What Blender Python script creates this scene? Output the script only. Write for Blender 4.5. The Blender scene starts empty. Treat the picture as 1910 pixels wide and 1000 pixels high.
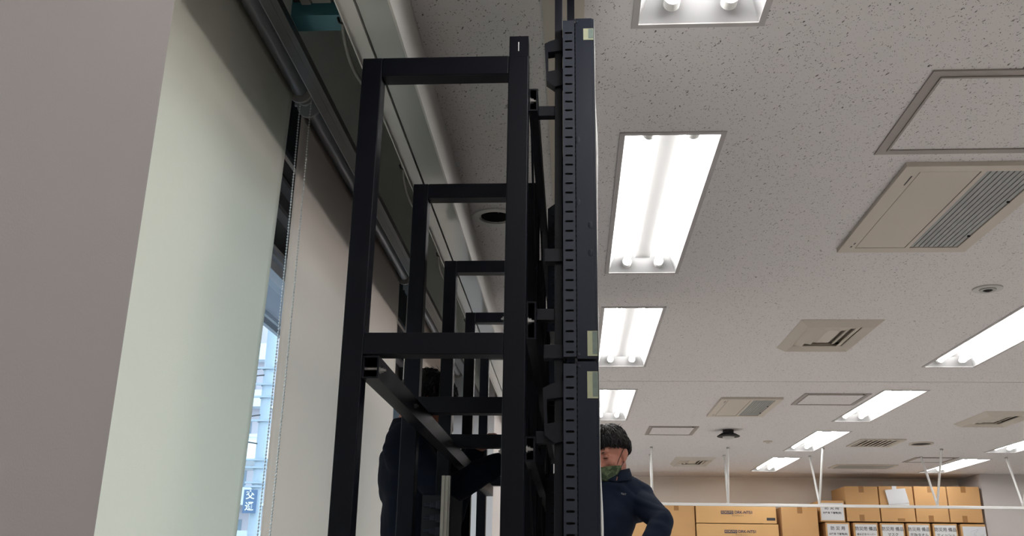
import bpy, bmesh, math, random
from mathutils import Vector, Matrix, Euler, noise
random.seed(7)
S = bpy.context.scene
COL = S.collection
Z0 = 1.12            # eye height of the camera above the floor; heights below are given relative to it
H = 1.2              # ceiling above the camera

# ------------------------------------------------------------------ camera
YAW, PITCH, ROLL, FPX = 0.0668, 0.3203, 0.01634, 1737.5
def cam_axes():
    cy, sy = math.cos(YAW), math.sin(YAW)
    f = Vector((-sy*math.cos(PITCH), cy*math.cos(PITCH), math.sin(PITCH)))
    r = Vector((cy, sy, 0)); u = r.cross(f)
    c, s = math.cos(ROLL), math.sin(ROLL)
    return c*r + s*u, -s*r + c*u, f
cr, cu, cf = cam_axes()
cd = bpy.data.cameras.new('camera'); cam = bpy.data.objects.new('camera', cd); COL.objects.link(cam)
m3 = Matrix((cr, cu, -cf)).transposed()
cam.matrix_world = Matrix.Translation((0, 0, Z0)) @ m3.to_4x4()
cd.sensor_width = 36; cd.lens = 36*FPX/1910; cd.clip_start = 0.02; cd.clip_end = 500
S.camera = cam

# ------------------------------------------------------------------ world, exposure
w = bpy.data.worlds.new('overcast_sky'); S.world = w; w.use_nodes = True
bg = w.node_tree.nodes['Background']; bg.inputs[0].default_value = (0.80, 0.90, 1.0, 1); bg.inputs[1].default_value = 2.3
S.view_settings.view_transform = 'Standard'; S.view_settings.look = 'None'
S.view_settings.gamma = 1; S.view_settings.use_curve_mapping = False
S.view_settings.exposure = 0.5
TUBE = 20.0          # emission strength of the fluorescent tubes

# ------------------------------------------------------------------ materials
def srgb(r, g, b):
    f = lambda c: c/12.92 if c <= .04045 else ((c+.055)/1.055)**2.4
    return (f(r/255), f(g/255), f(b/255), 1)
def mat(name, col, rough=.6, metal=0, spec=.5, bump=0, bscale=200, var=0, vscale=6, stretch=None, coat=0):
    m = bpy.data.materials.new(name); m.use_nodes = True; nt = m.node_tree; N = nt.nodes; L = nt.links
    p = N['Principled BSDF']; p.inputs['Base Color'].default_value = col
    p.inputs['Roughness'].default_value = rough; p.inputs['Metallic'].default_value = metal
    p.inputs['Specular IOR Level'].default_value = spec; p.inputs['Coat Weight'].default_value = coat
    tc = N.new('ShaderNodeTexCoord'); mp = N.new('ShaderNodeMapping'); L.new(tc.outputs['Object'], mp.inputs[0])
    if stretch: mp.inputs['Scale'].default_value = stretch
    if var:
        n = N.new('ShaderNodeTexNoise'); n.inputs['Scale'].default_value = vscale; n.inputs['Detail'].default_value = 5
        L.new(mp.outputs[0], n.inputs[0])
        mx = N.new('ShaderNodeMix'); mx.data_type = 'RGBA'; L.new(n.outputs[0], mx.inputs[0])
        mx.inputs[6].default_value = tuple(c*(1-var) for c in col[:3])+(1,)
        mx.inputs[7].default_value = tuple(min(1, c*(1+var)) for c in col[:3])+(1,)
        L.new(mx.outputs[2], p.inputs['Base Color'])
    if bump:
        n = N.new('ShaderNodeTexNoise'); n.inputs['Scale'].default_value = bscale; n.inputs['Detail'].default_value = 3
        L.new(mp.outputs[0], n.inputs[0])
        b = N.new('ShaderNodeBump'); b.inputs['Strength'].default_value = bump; b.inputs['Distance'].default_value = .002
        L.new(n.outputs[0], b.inputs['Height']); L.new(b.outputs[0], p.inputs['Normal'])
    return m
M = {}
M['white'] = mat('white_enamel', (.80, .80, .78, 1), .35)
M['reflector'] = mat('lamp_reflector_enamel', (.34, .34, .34, 1), .5)
M['ridge'] = mat('lamp_ridge_enamel', (.20, .198, .195, 1), .5)
M['lamprim'] = mat('lamp_rim_enamel', (.50, .48, .475, 1), .45)
M['trimwhite'] = mat('white_painted_metal', (.70, .69, .66, 1), .3, var=.04)
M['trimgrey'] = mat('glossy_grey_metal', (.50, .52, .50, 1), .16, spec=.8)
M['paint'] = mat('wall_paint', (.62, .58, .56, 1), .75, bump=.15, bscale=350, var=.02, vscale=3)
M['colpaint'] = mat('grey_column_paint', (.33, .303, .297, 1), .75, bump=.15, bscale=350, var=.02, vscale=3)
M['backpaint'] = mat('warm_wall_paint', (.84, .77, .69, 1), .8, var=.03, vscale=2)
M['vent'] = mat('beige_plastic', (.64, .585, .51, 1), .5)
M['ventgrey'] = mat('grey_grille_plastic', (.36, .38, .37, 1), .45)
M['frame'] = mat('hatch_aluminium', (.36, .33, .31, 1), .45, metal=.4)
M['void'] = mat('dark_void', (.02, .02, .02, 1), .9)
M['black'] = mat('black_powder_coat', srgb(10, 13, 23), .42, bump=.22, bscale=1500, spec=.2)
M['blacks'] = mat('black_sheet_metal', srgb(25, 31, 46), .42, bump=.08, bscale=40, spec=.35, var=.15, vscale=12)
M['slot'] = mat('slotted_steel_paint', srgb(44, 49, 62), .5, spec=.4)
M['steel'] = mat('zinc_plated_steel', (.42, .42, .41, 1), .35, metal=1)
M['upright'] = mat('blue_black_steel', srgb(18, 22, 33), .45, spec=.35)
M['rubber'] = mat('black_rubber', (.012, .012, .013, 1), .6)
M['alu'] = mat('anodised_aluminium', (.62, .62, .58, 1), .4, metal=.6)
M['roller'] = mat('grey_roller_metal', (.30, .31, .34, 1), .35, metal=.5)
M['winframe'] = mat('dark_window_frame', (.03, .032, .035, 1), .35, spec=.6)
M['winalu'] = mat('window_aluminium', (.55, .58, .62, 1), .35, metal=.7)
M['plate'] = mat('bracket_plastic', (.40, .39, .37, 1), .5)
M['bead'] = mat('bead_chain_plastic', (.70, .69, .66, 1), .35)
M['teal'] = mat('stained_teal_board', (.80, .86, .80, 1), .8, var=.2, vscale=1.7)
M['tealband'] = mat('teal_painted_steel', (.07, .22, .27, 1), .5, var=.2, vscale=9)
M['cable'] = mat('grey_cable_sheath', (.30, .29, .27, 1), .5)
M['tape'] = mat('masking_tape', srgb(176, 180, 150), .7, var=.15, vscale=60)
M['tapedark'] = mat('aged_clear_tape', srgb(120, 135, 128), .35, var=.3, vscale=90)
M['film'] = mat('white_film_edge', (.85, .86, .84, 1), .3)
M['card'] = mat('corrugated_cardboard', srgb(206, 162, 110), .85, var=.06, vscale=5, bump=.15, bscale=60)
M['card2'] = mat('pale_corrugated_cardboard', srgb(218, 174, 118), .85, var=.05, vscale=5, bump=.15, bscale=60)
M['cardtape'] = mat('brown_packing_tape', srgb(160, 116, 68), .4)
M['paper'] = mat('white_paper', (.72, .73, .74, 1), .5)
M['plastic'] = mat('clear_plastic_sleeve', (.75, .77, .80, 1), .12, spec=.9, bump=1.0, bscale=25)
M['ink'] = mat('grey_black_ink', (.05, .05, .055, 1), .7)
M['inkblue'] = mat('navy_ink', srgb(40, 56, 92), .7)
M['navy'] = mat('navy_jersey', srgb(20, 29, 46), .9, bump=.5, bscale=500, spec=.2, var=.15, vscale=20)
M['denim'] = mat('dark_trousers', srgb(30, 32, 40), .9)
M['skin'] = mat('skin', srgb(178, 120, 100), .5, var=.07, vscale=18)
M['hair'] = mat('black_hair', (.010, .009, .009, 1), .6, spec=.25)
M['shoe'] = mat('black_shoe_leather', (.02, .02, .02, 1), .4)
M['camera_white'] = mat('ceiling_device_white', (.6, .6, .58, 1), .4)
M['concrete'] = mat('pale_concrete', (.55, .60, .64, 1), .8, var=.1, vscale=2)
M['pole'] = mat('grey_utility_pole', (.36, .43, .50, 1), .7)
M['bluesign'] = mat('blue_sign_enamel', srgb(70, 100, 135), .5)
M['signwhite'] = mat('sign_white', (.85, .87, .9, 1), .5)
M['facade'] = mat('pinkish_facade_tile', (.50, .46, .50, 1), .8, var=.08, vscale=1)
M['facadew'] = mat('white_facade', (.68, .74, .80, 1), .8)
M['darkglass'] = mat('dark_window_glass', (.16, .22, .28, 1), .15)
M['soffit'] = mat('eave_soffit_board', (.42, .43, .50, 1), .7)
M['cabinet'] = mat('grey_steel_cabinet', (.45, .46, .46, 1), .4)
M['carpet'] = mat('pale_floor_tile', (.66, .63, .60, 1), .95, var=.15, vscale=60)
M['asphalt'] = mat('asphalt', (.12, .12, .13, 1), .9, var=.1)

def fabric(name, col, trans, tcol):
    m = mat(name, col, .9, bump=.35, bscale=420, var=.03, vscale=70, spec=.15); nt = m.node_tree; N = nt.nodes; L = nt.links
    p = N['Principled BSDF']; t = N.new('ShaderNodeBsdfTranslucent'); t.inputs[0].default_value = tcol
    mx = N.new('ShaderNodeMixShader'); mx.inputs[0].default_value = trans
    L.new(p.outputs[0], mx.inputs[1]); L.new(t.outputs[0], mx.inputs[2]); L.new(mx.outputs[0], N['Material Output'].inputs[0])
    return m
M['fabric'] = fabric('cream_roller_fabric', (.80, .77, .69, 1), .54, (1, .95, .84, 1))
M['fabric2'] = fabric('grey_cream_roller_fabric', (.84, .78, .72, 1), .58, (.98, .86, .76, 1))

def ceiling_mat():
    m = bpy.data.materials.new('fissured_rockwool_tile'); m.use_nodes = True; nt = m.node_tree; N = nt.nodes; L = nt.links
    p = N['Principled BSDF']; p.inputs['Roughness'].default_value = .9; p.inputs['Specular IOR Level'].default_value = .2
    tc = N.new('ShaderNodeTexCoord')
    # wobble
    nz = N.new('ShaderNodeTexNoise'); nz.inputs['Scale'].default_value = 45; nz.inputs['Detail'].default_value = 2
    L.new(tc.outputs['Object'], nz.inputs[0])
    sub = N.new('ShaderNodeVectorMath'); sub.operation = 'SUBTRACT'; L.new(nz.outputs['Color'], sub.inputs[0]); sub.inputs[1].default_value = (.5, .5, .5)
    sc = N.new('ShaderNodeVectorMath'); sc.operation = 'SCALE'; L.new(sub.outputs[0], sc.inputs[0]); sc.inputs['Scale'].default_value = .018
    add = N.new('ShaderNodeVectorMath'); L.new(tc.outputs['Object'], add.inputs[0]); L.new(sc.outputs[0], add.inputs[1])
    def layer(angle, scale, sx, sy, lo, hi, off):
        mp = N.new('ShaderNodeMapping'); mp.inputs['Rotation'].default_value = (0, 0, math.radians(angle))
        mp.inputs['Location'].default_value = (off, off*.7, 0)
        L.new(add.outputs[0], mp.inputs[0])
        m2 = N.new('ShaderNodeMapping'); m2.inputs['Scale'].default_value = (sx, sy, 1); L.new(mp.outputs[0], m2.inputs[0])
        v = N.new('ShaderNodeTexVoronoi'); v.inputs['Scale'].default_value = scale; v.inputs['Randomness'].default_value = 1
        L.new(m2.outputs[0], v.inputs[0])
        # random cell drop-out: only some cells carry a fissure, with varied size
        sep = N.new('ShaderNodeSeparateColor'); L.new(v.outputs['Color'], sep.inputs[0])
        th = N.new('ShaderNodeMapRange'); L.new(sep.outputs[0], th.inputs[0]); th.inputs[1].default_value = .08; th.inputs[2].default_value = 1
        th.inputs[3].default_value = 0; th.inputs[4].default_value = hi
        d = N.new('ShaderNodeMath'); d.operation = 'SUBTRACT'; L.new(th.outputs[0], d.inputs[0]); L.new(v.outputs['Distance'], d.inputs[1])
        k = N.new('ShaderNodeMath'); k.operation = 'MULTIPLY'; k.use_clamp = True; L.new(d.outputs[0], k.inputs[0]); k.inputs[1].default_value = lo
        return k
    a = layer(-20, 112, 1.0, .30, 9, .26, 0)
    b = layer(-50, 125, 1.0, .32, 9, .235, 3.3)
    c = layer(30, 210, 1.0, .75, 9, .34, 7.7)
    mx1 = N.new('ShaderNodeMath'); mx1.operation = 'MAXIMUM'; L.new(a.outputs[0], mx1.inputs[0]); L.new(b.outputs[0], mx1.inputs[1])
    mx2 = N.new('ShaderNodeMath'); mx2.operation = 'MAXIMUM'; L.new(mx1.outputs[0], mx2.inputs[0]); L.new(c.outputs[0], mx2.inputs[1])
    br = N.new('ShaderNodeTexBrick'); br.inputs['Color1'].default_value = br.inputs['Color2'].default_value = (.80, .775, .77, 1)
    br.inputs['Mortar'].default_value = (.775, .74, .725, 1); br.inputs['Scale'].default_value = 1
    br.inputs['Mortar Size'].default_value = .0008; br.inputs['Brick Width'].default_value = .6; br.inputs['Row Height'].default_value = .3
    mpb = N.new('ShaderNodeMapping'); mpb.inputs['Rotation'].default_value = (0, 0, math.pi/2); L.new(tc.outputs['Object'], mpb.inputs[0]); L.new(mpb.outputs[0], br.inputs[0])
    mix = N.new('ShaderNodeMix'); mix.data_type = 'RGBA'; L.new(mx2.outputs[0], mix.inputs[0]); L.new(br.outputs[0], mix.inputs[6])
    mix.inputs[7].default_value = (.12, .115, .115, 1); L.new(mix.outputs[2], p.inputs['Base Color'])
    return m
M['ceiling'] = ceiling_mat()

def emit(name, col, s):
    m = bpy.data.materials.new(name); m.use_nodes = True; p = m.node_tree.nodes['Principled BSDF']
    p.inputs['Base Color'].default_value = (.9, .9, .9, 1)
    p.inputs['Emission Color'].default_value = col; p.inputs['Emission Strength'].default_value = s
    return m
M['tube'] = emit('lit_fluorescent_tube', (1, .98, .965, 1), TUBE)
def glass():
    m = bpy.data.materials.new('window_glass'); m.use_nodes = True; nt = m.node_tree; N = nt.nodes; L = nt.links
    N.remove(N['Principled BSDF']); t = N.new('ShaderNodeBsdfTransparent'); t.inputs[0].default_value = (.86, .93, .96, 1)
    g = N.new('ShaderNodeBsdfGlossy'); g.inputs['Roughness'].default_value = .02
    x = N.new('ShaderNodeMixShader'); x.inputs[0].default_value = .07
    L.new(t.outputs[0], x.inputs[1]); L.new(g.outputs[0], x.inputs[2]); L.new(x.outputs[0], N['Material Output'].inputs[0])
    return m
M['glass'] = glass()
def camo():
    m = mat('olive_camouflage_cloth', srgb(92, 110, 70), .9); nt = m.node_tree; N = nt.nodes; L = nt.links
    tc = N.new('ShaderNodeTexCoord'); n = N.new('ShaderNodeTexNoise'); n.inputs['Scale'].default_value = 60; n.inputs['Detail'].default_value = 2
    L.new(tc.outputs['Object'], n.inputs[0]); r = N.new('ShaderNodeValToRGB'); r.color_ramp.interpolation = 'CONSTANT'
    r.color_ramp.elements[0].color = srgb(56, 68, 48); r.color_ramp.elements[1].position = .48; r.color_ramp.elements[1].color = srgb(80, 95, 66)
    e = r.color_ramp.elements.new(.58); e.color = srgb(100, 112, 82)
    L.new(n.outputs[0], r.inputs[0]); L.new(r.outputs[0], N['Principled BSDF'].inputs['Base Color'])
    return m
M['camo'] = camo()

# ------------------------------------------------------------------ builders
def tag(o, label=None, cat=None, group=None, kind=None):
    if label: o['label'] = label
    if cat: o['category'] = cat
    if group: o['group'] = group
    if kind: o['kind'] = kind
    return o
def thing(name, label, cat, loc, group=None):
    o = bpy.data.objects.new(name, None); COL.objects.link(o); o.empty_display_size = .1
    o.location = (loc[0], loc[1], loc[2]+Z0)
    return tag(o, label, cat, group)
def wloc(o):
    v = Vector((0, 0, 0))
    while o: v += o.location; o = o.parent
    return v
class MB:
    def __init__(s): s.bm = bmesh.new()
    def box(s, x0, x1, y0, y1, z0, z1, bev=0):
        t = bmesh.new(); bmesh.ops.create_cube(t, size=1)
        for v in t.verts: v.co = Vector(((x0+x1)/2+v.co.x*(x1-x0), (y0+y1)/2+v.co.y*(y1-y0), (z0+z1)/2+v.co.z*(z1-z0)))
        if bev: bmesh.ops.bevel(t, geom=t.edges[:], offset=bev, segments=2, affect='EDGES', profile=.5)
        s.join(t); return s
    def join(s, t, mtx=None):
        me = bpy.data.meshes.new('tmp'); t.to_mesh(me); t.free()
        if mtx is not None: me.transform(mtx)
        s.bm.from_mesh(me); bpy.data.meshes.remove(me)
    def cyl(s, a, b, r, n=16, r2=None, cap=True):
        a = Vector(a); b = Vector(b); d = b-a; t = bmesh.new()
        bmesh.ops.create_cone(t, cap_ends=cap, segments=n, radius1=r, radius2=r if r2 is None else r2, depth=d.length)
        s.join(t, Matrix.Translation((a+b)/2) @ d.to_track_quat('Z', 'Y').to_matrix().to_4x4()); return s
    def ball(s, c, r, n=12, m=8, rot=None):
        t = bmesh.new(); bmesh.ops.create_uvsphere(t, u_segments=n, v_segments=m, radius=1)
        if not hasattr(r, '__len__'): r = (r, r, r)
        mt = Matrix.Translation(c) @ (rot.to_4x4() if rot else Matrix()) @ Matrix.Diagonal((*r, 1)); s.join(t, mt); return s
    def cap(s, a, b, ra, rb, n=14):       # tapered capsule
        a = Vector(a); b = Vector(b); s.ball(a, ra, n, 10); s.ball(b, rb, n, 10)
        if (b-a).length > 1e-5: s.cyl(a, b, ra, n, rb)
        return s
    def tube(s, pts, r, n=8):
        pts = [Vector(p) for p in pts]; rings = []
        up = Vector((.31, .2, .93)).normalized()
        for i, p in enumerate(pts):
            d = (pts[min(i+1, len(pts)-1)]-pts[max(i-1, 0)]).normalized()
            e = d.cross(up).normalized(); f = d.cross(e)
            rr = r[i] if hasattr(r, '__len__') else r
            rings.append([s.bm.verts.new(p+rr*(math.cos(2*math.pi*k/n)*e+math.sin(2*math.pi*k/n)*f)) for k in range(n)])
        for a, b in zip(rings, rings[1:]):
            for k in range(n): s.bm.faces.new((a[k], a[(k+1) % n], b[(k+1) % n], b[k]))
        s.bm.faces.new(rings[0]); s.bm.faces.new(rings[-1][::-1]); return s
    def prism(s, poly, axis, a, b):       # poly of 2-D points extruded along an axis
        def P(u, v, w): return {'x': (w, u, v), 'y': (u, w, v), 'z': (u, v, w)}[axis]
        A = [s.bm.verts.new(P(u, v, a)) for u, v in poly]; B = [s.bm.verts.new(P(u, v, b)) for u, v in poly]
        s.bm.faces.new(A); s.bm.faces.new(B[::-1]); n = len(poly)
        for k in range(n): s.bm.faces.new((A[k], B[k], B[(k+1) % n], A[(k+1) % n]))
        return s
    def ring(s, c, ro, ri, z0, z1, n=40):  # flat washer, axis z
        L = []
        for r, z in ((ro, z0), (ro, z1), (ri, z1), (ri, z0)):
            L.append([s.bm.verts.new((c[0]+r*math.cos(2*math.pi*k/n), c[1]+r*math.sin(2*math.pi*k/n), z)) for k in range(n)])
        for i in range(4):
            a, b = L[i], L[(i+1) % 4]
            for k in range(n): s.bm.faces.new((a[k], a[(k+1) % n], b[(k+1) % n], b[k]))
        return s
    def build(s, name, m, parent=None, smooth=False, origin=None, label=None):
        bm = s.bm; bmesh.ops.recalc_face_normals(bm, faces=bm.faces[:])
        if parent is None and origin is None:
            xs = [v.co for v in bm.verts]
            origin = (sum(v.x for v in xs)/len(xs), sum(v.y for v in xs)/len(xs), min(v.z for v in xs))
        ow = wloc(parent) if parent else Vector((origin[0], origin[1], origin[2]+Z0))
        off = Vector((0, 0, Z0)) - ow
        for v in bm.verts: v.co += off
        me = bpy.data.meshes.new(name); bm.to_mesh(me); bm.free()
        me.materials.append(m)
        if smooth:
            for f in me.polygons: f.use_smooth = True
            if smooth != 'all' and hasattr(me, 'set_sharp_from_angle'): me.set_sharp_from_angle(angle=math.radians(35))
        o = bpy.data.objects.new(name, me); COL.objects.link(o)
        if parent: o.parent = parent
        else: o.location = ow
        if label: o['label'] = label
        return o
def struct(name, mb, m, parent=None, smooth=False):
    o = mb.build(name, m, parent, smooth, origin=(0, 0, -Z0) if parent is None else None)
    if parent is None: o['kind'] = 'structure'
    return o
def copy_tree(o, parent=None):
    c = o.copy(); COL.objects.link(c)
    if parent: c.parent = parent
    for ch in list(o.children): copy_tree(ch, c)
    return c
def lettering(s, size, loc, m, parent, rot=(math.pi/2, 0, 0), name='lettering', align='CENTER', bold=0, sx=1):
    cv = bpy.data.curves.new('txt', 'FONT'); cv.body = s; cv.size = size; cv.align_x = align; cv.align_y = 'CENTER'
    cv.extrude = .0003; cv.offset = bold
    t = bpy.data.objects.new('txt', cv); COL.objects.link(t); bpy.context.view_layer.update()
    me = bpy.data.meshes.new_from_object(t.evaluated_get(bpy.context.evaluated_depsgraph_get()))
    bpy.data.objects.remove(t); bpy.data.curves.remove(cv)
    me.transform(Euler(rot).to_matrix().to_4x4() @ Matrix.Diagonal((sx, 1, 1, 1)))
    me.transform(Matrix.Translation(Vector((loc[0], loc[1], loc[2]+Z0))-wloc(parent)))
    me.materials.clear(); me.materials.append(m)
    o = bpy.data.objects.new(name, me); COL.objects.link(o); o.parent = parent
    return o
def plate_with_slots(name, m, parent, x0, x1, z0, z1, slots, y, t=.0015):
    """upright sheet facing -Y with capsule slots [(xa, xb, z, h)]"""
    cv = bpy.data.curves.new('pl', 'CURVE'); cv.dimensions = '2D'; cv.fill_mode = 'BOTH'; cv.extrude = t/2
    def sp(pts):
        q = cv.splines.new('POLY'); q.points.add(len(pts)-1); q.use_cyclic_u = True
        for i, (a, b) in enumerate(pts): q.points[i].co = (a, b, 0, 1)
    sp([(x0, z0), (x1, z0), (x1, z1), (x0, z1)])
    for xa, xb, z, h in slots:
        r = h/2
        sp([(xb-r+r*math.cos(a), z+r*math.sin(a)) for a in [math.radians(k) for k in range(-90, 91, 30)]] +
           [(xa+r-r*math.cos(a), z-r*math.sin(a)) for a in [math.radians(k) for k in range(-90, 91, 30)]])
    t_ = bpy.data.objects.new('pl', cv); COL.objects.link(t_); bpy.context.view_layer.update()
    me = bpy.data.meshes.new_from_object(t_.evaluated_get(bpy.context.evaluated_depsgraph_get()))
    bpy.data.objects.remove(t_); bpy.data.curves.remove(cv)
    me.transform(Matrix.Rotation(math.pi/2, 4, 'X'))
    me.transform(Matrix.Translation(Vector((0, y, Z0))-wloc(parent)))
    me.materials.clear(); me.materials.append(m)
    o = bpy.data.objects.new(name, me); COL.objects.link(o); o.parent = parent
    return o

# ------------------------------------------------------------------ the room
XW = -.85                                     # window wall
XR, YN, YB = 10.0, -3.0, 11.75
FL = -Z0
LW, LL = .27, 1.26                            # opening of a light
rowsY = [-1.23, .59, 2.41, 4.20, 6.19, 7.98, 9.78]
rowsX = {'A': .155, 'B': 2.05, 'C': 3.935, 'D': 5.82}  # row D, like the unseen repeats, is added to light the room
lamps = []
for r, x in rowsX.items():
    for k, y in enumerate(rowsY):
        if r == 'D' and k % 2: continue
        lamps.append((r, k, x, y))
HX = {}                                       # ceiling openings
holes = [(x, x+LW, y, y+LL) for _, _, x, y in lamps]
AC = [(1.005, 1.475, 2.62, 3.40), (1.03, 1.45, 6.45, 7.19)]
HATCH = [(.892, 1.34, 2.08, 2.555), (1.56, 2.00, 6.30, 6.73), (.635, 1.045, 7.76, 8.24), (3.43, 3.85, 9.66, 10.08)]
DIFF = [(1.12, 1.49, 4.43, 4.99), (3.02, 3.40, 6.98, 7.56), (1.08, 1.47, 9.82, 10.43)]
holes += [(a+.03, b-.03, c+.03, d-.03) for a, b, c, d in AC+DIFF]
holes += [(2.56, 2.89, 8.44, 8.84)]
holes += [(-.315, -.211, 2.984, 3.088)]
holes += [(-.35, XR, 5.909, 5.921), (-.35, XR, 11.212, 11.230)]
def ceiling():
    xs = sorted({-.35, XR} | {v for h in holes for v in h[:2]}); ys = sorted({YN, YB} | {v for h in holes for v in h[2:]})
    b = MB(); V = {}
    def vv(i, j):
        if (i, j) not in V: V[i, j] = b.bm.verts.new((xs[i], ys[j], H))
        return V[i, j]
    for i in range(len(xs)-1):
        for j in range(len(ys)-1):
            cx, cy = (xs[i]+xs[i+1])/2, (ys[j]+ys[j+1])/2
            if any(h[0] < cx < h[1] and h[2] < cy < h[3] for h in holes): continue
            b.bm.faces.new((vv(i, j), vv(i, j+1), vv(i+1, j+1), vv(i+1, j)))
    bmesh.ops.recalc_face_normals(b.bm, faces=b.bm.faces[:])
    r = bmesh.ops.extrude_face_region(b.bm, geom=b.bm.faces[:])
    for v in [g for g in r['geom'] if isinstance(g, bmesh.types.BMVert)]: v.co.z += .012
    return b
struct('ceiling', ceiling(), M['ceiling'])
struct('ceiling_sky_block', MB().box(XW-.15, XR+.15, YN-.15, YB+.15, 1.72, 1.85), M['void'])  # black slab added above the ceiling to keep out the sky
struct('floor', MB().box(XW-.15, XR+.15, YN-.15, YB+.15, FL-.1, FL), M['carpet'])
struct('wall_back', MB().box(XW, XR, YB, YB+.12, FL, 1.72), M['backpaint'])
struct('wall_front', MB().box(XW, XR, YN-.12, YN, FL, 1.72), M['paint'])
struct('wall_right', MB().box(XR, XR+.12, YN-.12, YB+.12, FL, 1.72), M['paint'])
struct('wall_back_pillar', MB().box(4.635, 5.6, 11.13, YB, FL, H-.001), M['paint'])
struct('trim_7', MB().box(-.35, 4.63, YB-.012, YB, H-.03, H-.001), M['backpaint'])
# column beside the camera and the next one along the windows
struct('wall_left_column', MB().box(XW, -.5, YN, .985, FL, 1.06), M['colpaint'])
struct('wall_left_far_column', MB().box(XW, -.5, 6.0, 6.9, FL, 1.72), M['paint'])
# window wall : parapet, header, end piers
wl = MB().box(XW-.15, XW, YN, YB, FL, -.35).box(XW-.15, XW, YN, YB, 1.24, 1.72).box(XW-.15, XW, YN, .985, -.35, 1.24).box(XW-.15, XW, 6.0, 6.9, -.35, 1.24)
struct('wall_left', wl, M['paint'])
def window(name, y0, y1, mull):
    root = bpy.data.objects.new(name, None); COL.objects.link(root); root.location = (XW-.08, (y0+y1)/2, Z0-.35); root['kind'] = 'structure'
    f = MB(); X0, X1 = XW-.1, XW-.05
    f.box(X0, X1, y0, y1, -.35, -.30).box(X0, X1, y0, y1, 1.19, 1.24)
    for y in (y0, *mull, y1): f.box(X0, X1, max(y0, y-.03), min(y1, y+.03), -.35, 1.24)
    f.build('window_frame', M['winframe'], root)
    t = MB(); t.box(X0-.005, X1+.005, y0, y1, .865, .895).box(X0-.008, X1+.012, y0, y1, .905, .915).box(X0-.005, X1+.01, y0, y1, .925, .938)
    t.build('transom', M['winalu'], root)
    t = MB(); t.box(X0-.01, X1+.01, y0, y1, 1.06, 1.075).box(X0-.01, X1+.01, y0, y1, 1.155, 1.17); t.build('upper_rail', M['roller'], root)
    MB().box(XW-.001, XW+.012, y0, y1, 1.19, 1.45).build('head_board', M['winframe'], root)
    MB().box(XW-.078, XW-.072, y0+.01, y1-.01, -.3, .86).build('pane', M['glass'], root)
    MB().box(XW-.078, XW-.072, y0+.01, y1-.01, .94, 1.19).build('upper_panel', M['winframe'], root)
window('window_1', .985, 6.0, (2.95, 4.9))
window('window_2', 6.9, YB, (8.5, 10.1))
# pelmet box along the windows
struct('trim_1', MB().box(-.3551, -.3505, YN, YB, 1.063, H+.02), M['trimwhite'])                       # lit face of the pelmet
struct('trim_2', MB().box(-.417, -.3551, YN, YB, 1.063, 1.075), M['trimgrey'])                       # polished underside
b = MB(); b.box(-.452, -.4205, YN, YB, 1.058, 1.072); b.box(-.4545, -.452, YN, YB, 1.05, 1.09)
struct('trim_3', b, M['trimwhite'])
struct('trim_4', MB().box(-.426, -.412, YN, YB, 1.0765, 1.082), M['void'])
b = MB(); b.box(-.6165, -.596, YN, YB, 1.083, 1.10).box(-.594, -.58, YN, YB, 1.080, 1.10).box(-.6, -.59, YN, YB, 1.09, 1.10)
struct('trim_5', b, M['winframe'])
struct('trim_6', MB().box(-.6225, -.617, YN, YB, 1.09, 1.098), M['roller'])
struct('wall_pelmet_board', MB().box(-.62, -.60, YN, YB, 1.1005, 1.72), M['teal'])
struct('wall_pelmet_bounce_top', MB().box(-.60, -.355, YN, YB, 1.50, 1.52), M['trimwhite'])  # white top added to bounce light down into the pelmet void
struct('wall_pelmet_bounce_side', MB().box(-.3549, -.3505, YN, YB, H+.0201, 1.72), M['trimwhite'])  # unseen side, white so it bounces light inside the pelmet
# cross beam of the pelmet void near the camera, dark opening behind it
struct('trim_8', MB().box(-.6, -.458, 1.70, 1.76, 1.14, 1.30), M['tealband'])
vb = thing('duct_grille', 'dark duct opening with a grey frame inside the pelmet at the top edge', 'duct', (-.53, 1.6, 1.14))
MB().box(-.595, -.505, 1.50, 1.695, 1.17, 1.26).build('duct_box', M['void'], vb)
b = MB(); b.box(-.575, -.555, 1.52, 1.69, 1.160, 1.17).box(-.55, -.51, 1.67, 1.685, 1.160, 1.17).box(-.54, -.51, 1.55, 1.62, 1.160, 1.17); b.build('frame', M['cable'], vb)
for k, (ya, yb_) in enumerate([(1.62, 2.08), (2.35, 2.95), (3.1, 3.7), (4.0, 4.7)]):
    n = 14; pts = []
    for i in range(n+1):
        t = i/n; pts.append((-.478-.016*math.sin(t*math.pi), ya+(yb_-ya)*t, 1.10+.03*t+(.14*(1-t)**8)-.02*math.sin(math.pi*t)))
    o = MB().tube(pts, .0042, 8).build('cable', M['cable'], smooth='all')
    tag(o, ['grey cable drooping in the pelmet left of the rack top corner', 'grey cable seen through the top opening of the nearest rack frame',
            'grey cable in the pelmet behind the second rack frame', 'grey cable in the pelmet behind the third rack frame'][k], 'cable', 'cables in the pelmet')
    o = MB().tube([(-.457, ya+.03+.0, 1.088), (-.468, ya+.03, 1.084), (-.478, ya+.03, 1.088), (-.482, ya+.03, 1.1)], .0026, 6).build('cable_hook', M['winframe'], smooth='all')
    tag(o, ['small hook on the pelmet lip near the top edge of the photo', 'small hook on the pelmet seen inside the nearest rack frame',
            'small hook on the pelmet seen inside the second rack frame', 'small hook on the pelmet seen inside the third rack frame'][k], 'hook', 'cable hooks')

# metal track in the ceiling over the displays
struct('trim_9', MB().box(-.060, -.028, YN, 5.9, H-.004, H-.0005).box(-.026, .0, YN, 5.9, H-.002, H-.0005).box(.002, .032, YN, 5.9, H-.004, H-.0005), M['vent'])

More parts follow.
